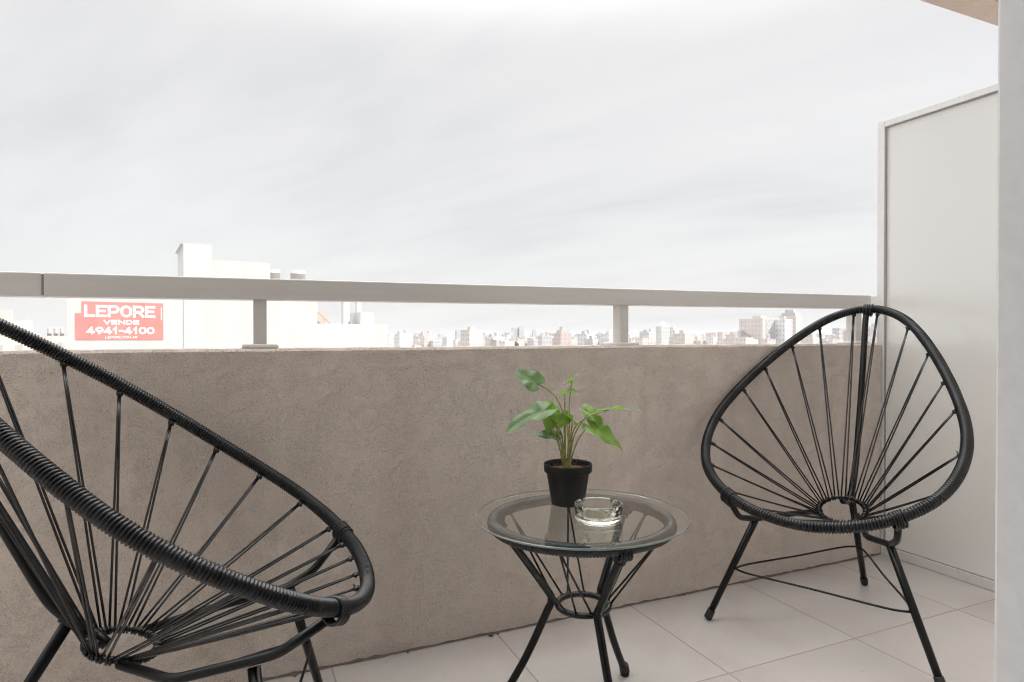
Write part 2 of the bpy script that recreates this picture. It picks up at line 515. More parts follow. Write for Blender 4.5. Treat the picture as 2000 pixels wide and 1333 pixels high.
# parapet
pw = MB()
def parapet(mb, x0, x1, n=60):
    # gently uneven rendered wall: grid on inner face and top
    rnd = random.Random(5)
    xs = np.linspace(x0, x1, n)
    zt = [.7985 + .0012 * (x + .5) + rnd.uniform(-.0012, .0012) for x in xs]
    V = []; F = []
    for x, z in zip(xs, zt):
        V += [(x, YW, -.01), (x, YW, z - .006), (x, YW + .006, z), (x, YB - .006, z), (x, YB, z - .006), (x, YB, -.30)]
    for i in range(n - 1):
        for k in range(5):
            a = i * 6 + k; F.append((a, a + 6, a + 7, a + 1))
    F.append(tuple(range(6))); F.append(tuple(reversed([(n - 1) * 6 + k for k in range(6)])))
    mb.add(V, F)
parapet(pw, X0, XP - .004, 200)
tag(pw.build('parapet_wall', M['wall']), 'long taupe rendered parapet wall along the balcony edge, under the metal handrail', 'wall')
jm = mat('dirty_joint', (.13, .10, .085), .95)  # dirty sealant line; its dark brown also paints the skirting shadow
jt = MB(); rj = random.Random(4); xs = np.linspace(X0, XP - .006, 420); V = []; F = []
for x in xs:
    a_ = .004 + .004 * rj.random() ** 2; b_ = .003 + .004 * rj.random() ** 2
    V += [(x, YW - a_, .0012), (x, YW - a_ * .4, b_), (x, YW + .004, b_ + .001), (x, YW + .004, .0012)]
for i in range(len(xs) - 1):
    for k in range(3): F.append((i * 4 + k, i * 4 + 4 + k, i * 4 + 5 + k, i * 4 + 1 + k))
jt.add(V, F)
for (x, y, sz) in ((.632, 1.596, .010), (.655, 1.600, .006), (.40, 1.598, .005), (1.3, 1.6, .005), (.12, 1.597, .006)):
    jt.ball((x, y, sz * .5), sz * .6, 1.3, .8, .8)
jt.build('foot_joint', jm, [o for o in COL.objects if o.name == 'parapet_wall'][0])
pn = MB(); parapet(pn, XP + .034, 9.0, 60)
tag(pn.build('parapet_wall', M['wall']), 'rendered parapet wall of the neighbouring balcony behind the frosted glass divider', 'wall')

# handrail (slightly rising to the right), joint near the left end
def handrail(x0, x1, joint, posts, label):
    h = empty('handrail', (posts[0], 1.68, .80)); tag(h, label, 'handrail')
    def zb(x): return .9162 + .0073 * (x + .47)
    def zt(x): return .9682 + .0072 * (x + .47)
    def bar(a, b, name):
        mb = MB(); y0, y1 = 1.652, 1.716
        V = []
        for x in (a, b):
            V += [(x, y0, zb(x)), (x, y1, zb(x)), (x, y1, zt(x)), (x, y0, zt(x))]
        mb.add(V, [(0, 1, 2, 3), (7, 6, 5, 4), (0, 4, 5, 1), (1, 5, 6, 2), (2, 6, 7, 3), (3, 7, 4, 0)])
        o = mb.build(name, M['alu'], h, bevel=.003)
        o.location = -h.location
        return o
    if joint is not None:
        bar(x0, joint - .002, 'rail'); bar(joint + .002, x1, 'rail')
        j = MB(); j.box((joint - .01, 1.655, zb(joint) + .003), (joint + .01, 1.713, zt(joint) - .003))
        o = j.build('joint', M['gasket'], h); o.location = -h.location
    else: bar(x0, x1, 'rail')
    for px in posts:
        p = MB(); p.box((px - .0152, 1.661, .8045), (px + .0152, 1.706, zb(px) + .0005))
        o = p.build('post', M['alu'], h, bevel=.002); o.location = -h.location
        b = MB(); b.box((px - .042, 1.640, .7965), (px + .042, 1.728, .8105))
        q = b.build('base_plate', M['alu'], o, bevel=.006)
    return h
handrail(X0, XP - .002, -.394, [.0454, 1.1126, 2.1795, -1.0218, -2.089], 'grey metal handrail on three short posts along the top of the taupe parapet')
handrail(XP + .036, 9.0, None, [3.25, 4.3, 5.4], 'grey metal handrail of the neighbouring balcony behind the frosted divider')

# frosted divider
dv = empty('divider_screen', (XP, 1.2, 0)); tag(dv, 'tall frosted glass privacy divider in a pale metal frame behind the right chair', 'divider')
def dvp(name, boxes, m, bevel=.0015):
    mb = MB()
    for a, b in boxes: mb.box(a, b)
    o = mb.build(name, m, dv, bevel=bevel); o.location = -dv.location; return o
dvp('post', [((XP, 1.603, 0.0), (XP + .030, 1.632, 1.646))], M['alu_light'])
dvp('top_rail', [((XP + .0005, .365, 1.6215), (XP + .0295, 1.6028, 1.6455))], M['alu_light'])
dvp('bottom_rail', [((XP + .0005, .365, 0.001), (XP + .0295, 1.6028, .034))], M['alu'])
dvp('gasket', [((XP + .004, 1.5985, .036), (XP + .009, 1.6026, 1.620)), ((XP + .004, .37, 1.6165), (XP + .009, 1.598, 1.6212)), ((XP + .004, .37, .0343), (XP + .009, 1.598, .0375))], M['gasket'], 0)
dvp('glass_pane', [((XP + .0100, .37, .0344), (XP + .016, 1.6027, 1.6212))], M['frosted'], 0)

# balcony door frame at the right edge of the view
df = empty('door_frame', (.86, .4, 0)); tag(df, 'white door frame upright standing close at the right edge', 'door frame')
def dfp(name, a, b, m, bevel=.003):
    mb = MB(); mb.box(a, b); o = mb.build(name, m, df, bevel=bevel); o.location = -df.location; return o
dfp('jamb', (.8222, .30, .03), (.8995, .4495, 2.31), M['white_pvc'], .004)
dfp('head', (-.619, .30, 2.311), (.8995, .4495, 2.349), M['white_pvc'])
dfp('jamb', (-.619, .30, .03), (-.54, .4495, 2.31), M['white_pvc'])
dfp('threshold', (-.619, .30, .002), (.8995, .4495, .029), M['alu_light'])

# ================================================================ WHITE BUILDING
white = mat('white_masonry_paint', (.50, .495, .485), .85); gg = G(white)
st_ = gg.noise(1.0, 4, .6, gg.coord((1.1, 1.1, .12)))
gg.l(gg.mix(1.0, (.50, .495, .485), gg.ramp(st_, [(.35, (.93, .925, .915)), (.6, (1, 1, 1))]), 'MULTIPLY'), gg.b.inputs['Base Color'])
wb = empty('white_building', (-.3868, 30.0, GZ), R(8))
tag(wb, 'large windowless white building with stepped roofline behind the handrail, carrying the red sign', 'building')
def wbp(name, boxes, m, parent=None, bevel=0):
    mb = MB()
    for a, b in boxes: mb.box((a[0], a[1], a[2] - GZ), (b[0], b[1], b[2] - GZ))
    o = mb.build(name, m, parent or wb, bevel=bevel); return o
wbp('wall', [((-5.845, .02, GZ), (-1.822, 9, 2.68)), ((-1.8215, 0, GZ), (3.76, 9, 2.78)), ((3.7605, 0, GZ), (7.206, 9, 1.425))], white)
wbp('tower', [((-1.8212, .001, 2.7805), (-.712, 3.6, 4.74)), ((-.7118, .001, 2.7805), (1.665, 5.5, 4.135))], white)
wbp('roof_slab', [((-1.92, .0, 4.741), (-.708, 3.7, 4.775))], white)
beige = mat('beige_render_wall', (.42, .36, .31), .9)
wbp('rear_wall', [((3.8, 4.0, 1.4253), (5.30, 4.2, 2.13))], beige)
stm = mat('dark_steel_stair', (.16, .14, .13), .7)
sr = MB()
for k in range(12):
    t = k / 12
    sr.box((3.80 + t * .75, 2.6, 2.04 - t * .62 - GZ), (3.80 + t * .75 + .09, 3.2, 2.04 - t * .62 + .05 - GZ))
sr.add([(3.78, 2.58, 2.06 - GZ), (3.78, 2.58, 1.97 - GZ), (4.55, 2.58, 1.42 - GZ), (4.64, 2.58, 1.42 - GZ), (3.78, 2.50, 2.06 - GZ), (3.78, 2.50, 1.97 - GZ), (4.55, 2.50, 1.42 - GZ), (4.64, 2.50, 1.42 - GZ)],
       [(0, 1, 2, 3), (7, 6, 5, 4), (0, 3, 7, 4), (1, 5, 6, 2)])
so = sr.build('roof_stair', stm, wb)
hr = MB(); hr.tube([(3.85, 2.4, 2.50 - GZ), (5.05, 2.4, 1.44 - GZ)], .012, 6)
hr.tube([(4.15, 2.4, 1.44 - GZ), (4.15, 2.4, 2.22 - GZ)], .010, 6); hr.tube([(4.7, 2.4, 1.44 - GZ), (4.7, 2.4, 1.75 - GZ)], .010, 6)
hr.build('stair_railing', stm, so)
wbp('chimney', [((5.29, 1.0, 1.4253), (5.60, 1.4, 2.75))], white)
wbp('chimney', [((6.13, 1.5, 2.021), (6.36, 1.8, 2.75))], white)
wbp('roof_hut', [((5.93, .3, 1.4253), (6.63, 3.0, 2.02))], white)
vent = MB(); vent.ball((5.55, .9, 1.50 - GZ), .05); vent.build('roof_vent', stm, wb)
tankm = mat('steel_water_tank', (.50, .47, .45), .5, .2); gg = G(tankm)
wv = gg.n('ShaderNodeTexWave', wave_type='BANDS', bands_direction='Z'); wv.inputs['Scale'].default_value = 5
gg.l(gg.tc.outputs['Object'], wv.inputs['Vector']); gg.bump(wv.outputs[0], .4, .02)
for cx_, r_, zt_ in ((2.03, .30, 3.97), (3.14, .345, 3.985)):
    mb = MB()
    mb.lathe([(r_, 0), (r_, .9), (r_ + .015, .905), (r_ + .015, .93), (r_, .935), (r_, 1.06), (r_ * .97, 1.075), (r_ * .3, 1.082)], (cx_, 1.2, zt_ - 1.09 - GZ), 40)
    o = mb.build('water_tank', tankm, wb, smooth=False)
    for k, p in enumerate(o.data.polygons): p.use_smooth = len(p.vertices) == 4

# red sale sign hung on the white wall
sign = empty('sale_sign', wb.matrix_basis @ Vector((0, 0, 0)), R(8))
sign.location = (-.3868, 30.0, 0)
tag(sign, 'faded red sale sign with white lettering on the white building, left of the handrail post', 'sign')
redm = mat('faded_red_vinyl', (.80, .25, .225), .6); gg = G(redm)
gg.l(gg.ramp(gg.noise(1.3, 4), [(.3, (.62, .185, .165)), (.7, (.70, .23, .205))]), gg.b.inputs['Base Color'])
lwm = mat('white_vinyl_lettering', (.66, .65, .64), .6)
mb = MB()
ZS0, ZS1 = .690, 2.205
mb.add([(-5.37, -.0, ZS1), (-2.575, -.0, ZS1 - .01), (-2.575, -.0, ZS0 - .012), (-5.586, -.0, ZS0), (-5.586, -.0, 1.737), (-5.37, -.0, 1.737),
        (-5.37, .03, ZS1), (-2.575, .03, ZS1 - .01), (-2.575, .03, ZS0 - .012), (-5.586, .03, ZS0), (-5.586, .03, 1.737), (-5.37, .03, 1.737)],
       [(5, 4, 3, 2, 1, 0), (6, 7, 8, 9, 10, 11)] + [(k, (k + 1) % 6, (k + 1) % 6 + 6, k + 6) for k in range(6)])
mb.build('panel', redm, sign)
def arc(cx, cz, rx, rz, a0, a1, n=9):
    return [(cx + rx * math.cos(R(a0 + (a1 - a0) * k / n)), cz + rz * math.sin(R(a0 + (a1 - a0) * k / n))) for k in range(n + 1)]
GLY = {
 'L': [[(0, 1), (0, 0), (1, 0)]], 'E': [[(1, 1), (0, 1), (0, 0), (1, 0)], [(0, .51), (.86, .51)]],
 'P': [[(0, 0), (0, 1), (.62, 1)] + arc(.62, .70, .38, .30, 90, -90) + [(0, .40)]],
 'R': [[(0, 0), (0, 1), (.62, 1)] + arc(.62, .71, .38, .29, 90, -90) + [(0, .42)], [(.52, .42), (1, 0)]],
 'O': [arc(.5, .62, .5, .38, 0, 180) + arc(.5, .38, .5, .38, 180, 360) + [(1, .62)]],
 '0': [arc(.5, .62, .5, .38, 0, 180) + arc(.5, .38, .5, .38, 180, 360) + [(1, .62)]],
 'V': [[(0, 1), (.5, 0), (1, 1)]], 'N': [[(0, 0), (0, 1), (1, 0), (1, 1)]],
 'D': [[(0, 0), (0, 1), (.5, 1)] + arc(.5, .5, .5, .5, 90, -90) + [(0, 0)]],
 'C': [arc(.5, .62, .5, .38, 25, 180) + arc(.5, .38, .5, .38, 180, 335)],
 'M': [[(0, 0), (0, 1), (.5, .35), (1, 1), (1, 0)]], 'A': [[(0, 0), (.5, 1), (1, 0)], [(.22, .34), (.78, .34)]],
 '.': [[(.3, 0), (.7, 0)]], '-': [[(0, .46), (1, .46)]],
 '4': [[(.62, 1), (0, .26), (1, .26)], [(.72, .52), (.72, 0)]], '1': [[(.12, .72), (.58, 1), (.58, 0)]],
 '9': [arc(.5, .66, .5, .34, 0, 360) , [(.97, .52), (.42, 0)]],
}
WID = {'.': .28, '-': .55, '1': .62, 'M': 1.25, 'L': .85, 'E': .88}
def text_mesh(txt, x0, x1, z0, z1, th, name='lettering'):
    tot = sum(WID.get(c, 1.0) for c in txt); gap = .42; full = tot + gap * (len(txt) - 1)
    k = (x1 - x0 - th) / full; H = z1 - z0 - th; x = x0 + th / 2
    lay = 0
    for c in txt:
        w = WID.get(c, 1.0) * k; mb = MB()
        for st in GLY[c]:
            q = []
            for a, b in st:
                pt = (x + a * w, z0 + th / 2 + b * H)
                if not q or abs(pt[0] - q[-1][0]) + abs(pt[1] - q[-1][1]) > 1e-4: q.append(pt)
            lay += 1; y = -.006 - .0012 * (lay % 3)
            # mitred ribbon
            L_, R_ = [], []
            closed = abs(q[0][0] - q[-1][0]) + abs(q[0][1] - q[-1][1]) < 1e-6
            n = len(q)
            for i in range(n):
                p = np.array(q[i]); a_ = np.array(q[i - 1]) if i else (np.array(q[-2]) if closed else None); b_ = np.array(q[i + 1]) if i < n - 1 else (np.array(q[1]) if closed else None)
                d1 = (p - a_) / np.linalg.norm(p - a_) if a_ is not None else None
                d2 = (b_ - p) / np.linalg.norm(b_ - p) if b_ is not None else None
                if d1 is None: d1 = d2; p = p - d2 * (th / 2 if not closed else 0)
                if d2 is None: d2 = d1; p = p + d1 * (th / 2 if not closed else 0)
                n1_, n2_ = np.array([-d1[1], d1[0]]), np.array([-d2[1], d2[0]])
                m_ = n1_ + n2_; m_ = m_ / (np.linalg.norm(m_) + 1e-9); s_ = th / 2 / max(.45, m_ @ n1_)
                L_.append(p + m_ * s_); R_.append(p - m_ * s_)
            V = [(a_[0], y, a_[1]) for a_ in L_] + [(a_[0], y, a_[1]) for a_ in R_]
            mb.add(V, [(i, n + i, n + i + 1, i + 1) for i in range(n - 1)])
        x += w + gap * k
        mb.build('letter' if c.isalpha() else 'digit' if c.isdigit() else 'mark', lwm, sign)
text_mesh('LEPORE', -5.30, -2.86, 1.585, 2.075, .105)
text_mesh('VENDE', -4.66, -3.43, 1.295, 1.485, .055)
text_mesh('4941-4100', -5.22, -2.89, .905, 1.205, .075)
text_mesh('LEPORE.COM.AR', -4.60, -3.50, .735, .835, .020)
mb = MB(); mb.box((-2.66, -.004, 1.50), (-2.625, -.001, 2.02)); mb.build('edge_strip', lwm, sign)

# ================================================================ CITY
def block_mat(name, wall, win, sx=3.2, sz=3.0, frac=.45):
    m = mat(name, wall, .85); g = G(m)
    sp = g.n('ShaderNodeSeparateXYZ'); g.l(g.tc.outputs['Object'], sp.inputs[0])
    h = g.math('ADD', sp.outputs[0], sp.outputs[1])
    u = g.math('FRACT', g.math('DIVIDE', h, sx)); v = g.math('FRACT', g.math('DIVIDE', sp.outputs[2], sz))
    a = g.math('LESS_THAN', g.math('ABSOLUTE', g.math('SUBTRACT', u, .5)), frac / 2)
    b = g.math('LESS_THAN', g.math('ABSOLUTE', g.math('SUBTRACT', v, .5)), .24)
    geo = g.n('ShaderNodeNewGeometry'); sn = g.n('ShaderNodeSeparateXYZ'); g.l(geo.outputs['Normal'], sn.inputs[0])
    side = g.math('LESS_THAN', g.math('ABSOLUTE', sn.outputs[2]), .5)
    f = g.math('MULTIPLY', g.math('MULTIPLY', a, b), side)
    f = g.math('MULTIPLY', f, .62)
    gw = (.62, .59, .56); wall = tuple((c_ * .55 + q_ * .45) * .95 for c_, q_ in zip(wall, gw)); win = tuple(c_ * 1.05 for c_ in win)
    col = g.mix(f, wall, win)
    col = g.mix(1.0, col, g.ramp(g.noise(.25, 4), [(.3, (.86, .85, .84)), (.6, (1, 1, 1))]), 'MULTIPLY')
    g.l(col, g.b.inputs['Base Color'])
    return m
CM = {
 'white': block_mat('white_flats', (.74, .72, .70), (.30, .31, .34), 2.6, 3.0, .4),
 'cream': block_mat('cream_flats', (.70, .62, .52), (.33, .30, .30), 2.9, 3.0, .42),
 'pink': block_mat('pink_flats', (.60, .50, .47), (.34, .28, .29), 3.1, 3.0, .4),
 'grey': block_mat('grey_flats', (.48, .48, .50), (.24, .26, .30), 2.4, 3.1, .5),
 'brick': block_mat('brick_flats', (.45, .33, .29), (.30, .26, .26), 3.4, 3.0, .35),
 'beige': block_mat('beige_flats', (.60, .53, .47), (.36, .34, .35), 3.0, 3.0, .38),
 'blue': block_mat('glassy_flats', (.50, .54, .60), (.30, .36, .44), 2.0, 3.1, .6),
 'green': block_mat('pale_green_flats', (.55, .60, .55), (.36, .40, .40), 2.5, 3.0, .45),
 'orange': block_mat('tan_flats', (.62, .53, .45), (.40, .33, .30), 2.8, 3.0, .4),
}
trim = mat('rooftop_trim', (.46, .44, .42), .85)
rc = random.Random(11)
def building(name, cx, cy, ztop, w, c, label, depth=None, rz=None, style='hut', group=None, cat='building', wins=False):
    depth = depth or w * rc.uniform(.8, 1.2)
    rz = rc.uniform(-12, 25) if rz is None else rz
    h = ztop - GZ
    mb = MB(); a = w / 2; d = depth / 2
    mb.box((-a, -d, 0), (a, d, h - .9))
    # parapet rim
    for q in (((-a, -d, h - .899), (a, -d + .3, h)), ((-a, d - .3, h - .899), (a, d, h)), ((-a, -d + .301, h - .899), (-a + .3, d - .301, h)), ((a - .3, -d + .301, h - .899), (a, d - .301, h))):
        mb.box(*q)
    o = mb.build(name, CM[c]); o.location = (cx, cy, GZ); o.rotation_euler = (0, 0, R(rz))
    tag(o, label, cat, group)
    def piece(fn, nm='roof_hut'):
        r = MB(); fn(r); return r.build(nm, trim, o)
    if style == 'hut': piece(lambda r: r.box((-a * .45, -d * .4, h - .895), (a * .2, d * .3, h + 2.0)))
    elif style == 'huts':
        piece(lambda r: r.box((-a * .8, -d * .4, h - .895), (-a * .3, d * .3, h + 1.8))); piece(lambda r: r.box((a * .2, -d * .4, h - .895), (a * .7, d * .3, h + 2.6)))
    elif style == 'tank':
        piece(lambda r: r.box((-a * .3, -d * .3, h - .895), (a * .3, d * .2, h + 1.2))); piece(lambda r: r.lathe([(1.0, 0), (1.0, 1.5), (.4, 1.9)], (0, 0, h + 1.201), 12), 'roof_tank')
    elif style == 'gable':
        piece(lambda r: r.add([(-a, -d, h + .002), (a, -d, h + .002), (a, d, h + .002), (-a, d, h + .002), (-a * .1, -d * .1, h + w * .55), (a * .1, d * .1, h + w * .55)],
              [(0, 1, 4), (1, 2, 5, 4), (2, 3, 5), (3, 0, 4, 5), (3, 2, 1, 0)]), 'roof')
    elif style == 'steps':
        piece(lambda r: r.box((-a * .75, -d * .8, h - .895), (a * .7, d * .8, h + 2.4)), 'upper_storey'); piece(lambda r: r.box((-a * .4, -d * .5, h + 2.402), (a * .3, d * .5, h + 4.6)))
    elif style == 'mast':
        piece(lambda r: r.box((-a * .5, -d * .5, h - .895), (a * .5, d * .5, h + 1.6))); piece(lambda r: r.lathe([(.12, 0), (.05, 4.5)], (0, 0, h + 1.602), 6), 'roof_mast')
    return o
LM = [
 ('apartment_building', -41.0, 148.8, 3.9, 7, 'cream', 'pale apartment building with small windows at the left edge behind the left chair', 'hut'),
 ('low_building', -42.5, 193.3, .9, 9, 'beige', 'low beige rooftop just left of the white building', None),
 ('apartment_building', 124.7, 512.9, 3.0, 10.7, 'white', 'pale block with columns of windows nearest the right end of the white building', 'huts'),
 ('apartment_building', 192.2, 679.9, 4.0, 14.4, 'pink', 'pinkish block with two grey roof towers left of the white peaked roof', 'huts'),
 ('peaked_building', 137.4, 431.0, .5, 5.5, 'white', 'small white building with a peaked roof on the skyline', 'gable'),
 ('tower_block', 257.0, 760.8, 8.7, 7.2, 'grey', 'slim dark grey tower left of the cream block', None),
 ('apartment_building', 143.1, 395.8, 5.0, 11.4, 'cream', 'broad cream block with rows of windows in the centre of the skyline', 'hut'),
 ('apartment_building', 154.2, 401.9, 1.5, 4.9, 'beige', 'low beige wing at the right of the broad cream block', None),
 ('low_building', 112.9, 278.1, -.9, 3.7, 'brick', 'small red roofed building above the parapet left of the plant', None),
 ('low_building', 109.7, 257.6, -1.5, 5.1, 'white', 'small white box building beside the dark green tree', None),
 ('tower_block', 404.1, 914.9, 14.0, 9.0, 'grey', 'left of the two slim grey towers above the tree', None),
 ('tower_block', 413.1, 910.9, 14.8, 7.4, 'blue', 'right and darker of the two slim grey towers above the tree', 'mast'),
 ('tower_block', 389.4, 812.1, 9.0, 5.2, 'grey', 'lone small grey tower right of the two slim towers', 'mast'),
 ('apartment_building', 228.1, 424.2, 3.4, 10.3, 'brick', 'red brown stepped block on the skyline above the plant', 'steps'),
 ('apartment_building', 213.8, 365.0, 2.3, 8.3, 'white', 'white block with rooftop boxes left of the second rail post', 'huts'),
 ('apartment_building', 206.1, 324.7, 1.6, 6.9, 'white', 'white block touching the left side of the second rail post', 'hut'),
 ('apartment_building', 360.2, 497.5, 5.3, 11.8, 'grey', 'grey block right of the second rail post', 'huts'),
 ('pointed_tower', 323.3, 426.4, 9.0, 8.1, 'green', 'pale green tower with a pointed top right of the second rail post', 'gable'),
 ('apartment_building', 343.3, 439.5, 6.4, 7.1, 'white', 'white block leaning against the pale green pointed tower', 'hut'),
 ('apartment_building', 280.1, 347.0, 2.7, 8.5, 'orange', 'cream and tan block right of the pale green pointed tower', 'hut'),
 ('apartment_building', 355.7, 390.4, 4.1, 7.0, 'pink', 'narrow pink block left of the beige tower block', None),
 ('apartment_building', 307.1, 324.2, 1.9, 11.0, 'pink', 'low wide pink block left of the beige tower block', 'huts'),
 ('tower_block', 321.4, 318.1, 12.6, 18.0, 'beige', 'wide beige tower block, the largest on the right skyline', 'hut'),
 ('tower_block', 327.8, 304.4, 12.0, 7.1, 'white', 'white tower between the wide beige and the tan tower', 'hut'),
 ('tower_block', 380.6, 346.9, 16.0, 10.8, 'orange', 'tan tower behind the white one, tallest of the right group', 'steps'),
 ('apartment_building', 396.9, 317.9, 6.7, 7.4, 'grey', 'grey block seen through the cords of the right chair', None),
 ('apartment_building', 384.6, 301.4, 4.7, 3.9, 'brick', 'narrow brick block seen through the cords of the right chair', None),
 ('apartment_building', 373.0, 273.8, 7.0, 5.9, 'pink', 'pink block beside the divider post behind the right chair', 'hut'),
]
for nm, cx_, cy_, zt_, w_, c_, lb_, st_y in LM:
    building(nm, cx_, cy_, zt_, w_, c_, lb_, style=st_y)
# vertical recesses with windows on the big beige tower block: built as real strips
bt = [o for o in COL.objects if o.name.startswith('tower_block') and o.get('label', '').startswith('wide beige')][0]
for k, xx in enumerate((-5.6, -1.2, 1.4, 6.2)):
    mb = MB(); d_ = bt.dimensions.y / 2 if bt.dimensions.y else 8
    ymin = min(v.co.y for v in bt.data.vertices)
    mb.box((xx, ymin - .12, 4), (xx + (1.5 if k % 2 else 1.1), ymin - .004, 42))
    mb.build('window_strip', CM['blue'], bt)
# water tanks left of the white building
for k, dx in enumerate((0, 1.1, 2.15)):
    mb = MB(); mb.lathe([(.42, 0), (.42, 1.3), (.15, 1.5)], (0, 0, 0), 14)
    o = mb.build('water_tank', tankm); o.location = (-43.7 + dx, 189.0 + dx, .9 + .005 + .6); 
    lb = MB(); lb.box((-.4, -.4, -.6), (.4, .4, -.002)); lb.build('stand', stm, o)
    tag(o, 'small grey water tank, %s of three on the low roof left of the white building' % ('leftmost', 'middle', 'rightmost')[k], 'water tank', 'rooftop water tanks')
# tree on the skyline
def tree(x, y, z, w, h):
    t = empty('tree', (x, y, GZ)); tag(t, 'dark green rounded tree between the rooftops above the plant', 'tree')
    tr = MB(); tr.tube([(0, 0, 0), (.2, 0, z - GZ - h * .8), (0, .2, z - GZ - h * .3)], [.5, .35, .15], 8); tr.build('trunk', mat('bark', (.10, .07, .05), .9), t)
    cr2 = MB(); q = random.Random(2)
    for k in range(420):
        a = q.uniform(0, 6.28); rr = math.sqrt(q.random()); zz = q.random()
        rx = rr * w / 2 * math.sqrt(max(.05, 1 - (zz - .35) ** 2 * 1.9))
        c = np.array([rx * math.cos(a), rx * math.sin(a), z - GZ - h + h * zz])
        u = np.array([q.gauss(0, 1), q.gauss(0, 1), q.gauss(0, 1)]); u /= np.linalg.norm(u)
        v = np.cross(u, [q.gauss(0, 1), q.gauss(0, 1), q.gauss(0, 1)]); v /= np.linalg.norm(v)
        s_ = q.uniform(.18, .42)
        cr2.add([c - u * s_, c + v * s_ * .6, c + u * s_, c - v * s_ * .6], [(0, 1, 2, 3)])
    cr2.build('crown', mat('tree_foliage', (.05, .085, .035), .7), t)
tree(118.5, 268, -1.9, 4.2, 4.0)
# nearer low blocks, each its own thing
cols = ['white', 'cream', 'pink', 'grey', 'beige', 'brick', 'white', 'cream', 'white', 'orange']
desc = dict(white='white', cream='cream', pink='pink', grey='grey', beige='beige', brick='brick', orange='tan')
zones = [(-28.0, -21.0, 6, 'left of the white building'), (-2.6, 4.6, 17, 'between the white building and the twin grey towers'),
         (4.8, 13.0, 19, 'between the twin grey towers and second post'), (14.2, 27.5, 24, 'between the second post and beige tower block'),
         (28.0, 35.6, 12, 'behind the right chair')]
used = set()
for za, zb_, n, where in zones:
    # measured as angle from the direction of the camera's view
    for k in range(n):
        ang = za + (zb_ - za) * (k + rc.uniform(.15, .85)) / n
        az = TH + R(ang) if za > -20 else TH + R(ang)
        D = rc.uniform(380, 900)
        top = .83 + D * rc.uniform(-11, -1) / 1217.0 + rc.choice((0, 0, 0, 1.2))
        for _ in range(200):
            w_ = rc.uniform(4, 9.5) * D / 400
            c = rc.choice(cols)
            si = 'narrow' if w_ / D < .014 else 'wide' if w_ / D > .02 else 'mid-sized'
            st_y = rc.choice(['hut', 'hut', 'huts', 'tank', 'mast', 'steps', None])
            look = {'hut': 'with one roof hut', 'huts': 'with two roof huts', 'tank': 'with a rooftop tank', 'mast': 'with a roof mast', 'steps': 'with a stepped roof', None: 'with a flat roof'}[st_y]
            lbl = '%s %s block %s %s' % (si, desc[c], look, where)
            if lbl not in used: break
        used.add(lbl)
        building('city_block', D * math.sin(az), D * math.cos(az), top, w_, c, lbl, style=st_y, group='low blocks along the skyline')
# far carpet of roofs that reads as one mass
fm = MB()
for k in range(2600):
    az = TH + R(rc.uniform(-50, 42)); D = 560 + 2600 * rc.random() ** 1.3
    x, y = D * math.sin(az), D * math.cos(az)
    w_ = rc.uniform(5, 15); top = .83 + rc.uniform(-9, 2.5) + D * rc.uniform(-.006, .0042); d = rc.uniform(7, 16)
    ca, sa = math.cos(.1), math.sin(.1)
    v = [(x + ca * i - sa * j, y + sa * i + ca * j, z) for z in (GZ, top) for i, j in ((-w_ / 2, -d / 2), (w_ / 2, -d / 2), (w_ / 2, d / 2), (-w_ / 2, d / 2))]
    fm.add(v, [(4, 5, 6, 7), (0, 1, 5, 4), (1, 2, 6, 5), (2, 3, 7, 6), (3, 0, 4, 7)], rc.randrange(6))
fo = fm.build('distant_city', [CM[c] for c in ('white', 'cream', 'pink', 'grey', 'beige', 'white')])
tag(fo, 'far mass of pale rooftops along the horizon', 'city', kind='stuff')
# haze
hz = MB(); hz.box((-7300, -7300, GZ - 1), (7300, 7300, 60))
hm = bpy.data.materials.new('haze'); hm.use_nodes = True
hm.node_tree.nodes.clear()
ho = hm.node_tree.nodes.new('ShaderNodeOutputMaterial'); pv = hm.node_tree.nodes.new('ShaderNodeVolumePrincipled')
pv.inputs['Color'].default_value = (.72, .725, .74, 1); pv.inputs['Density'].default_value = .00022; pv.inputs['Anisotropy'].default_value = .2
hm.node_tree.links.new(pv.outputs[0], ho.inputs['Volume'])
tag(hz.build('haze', hm), kind='stuff')

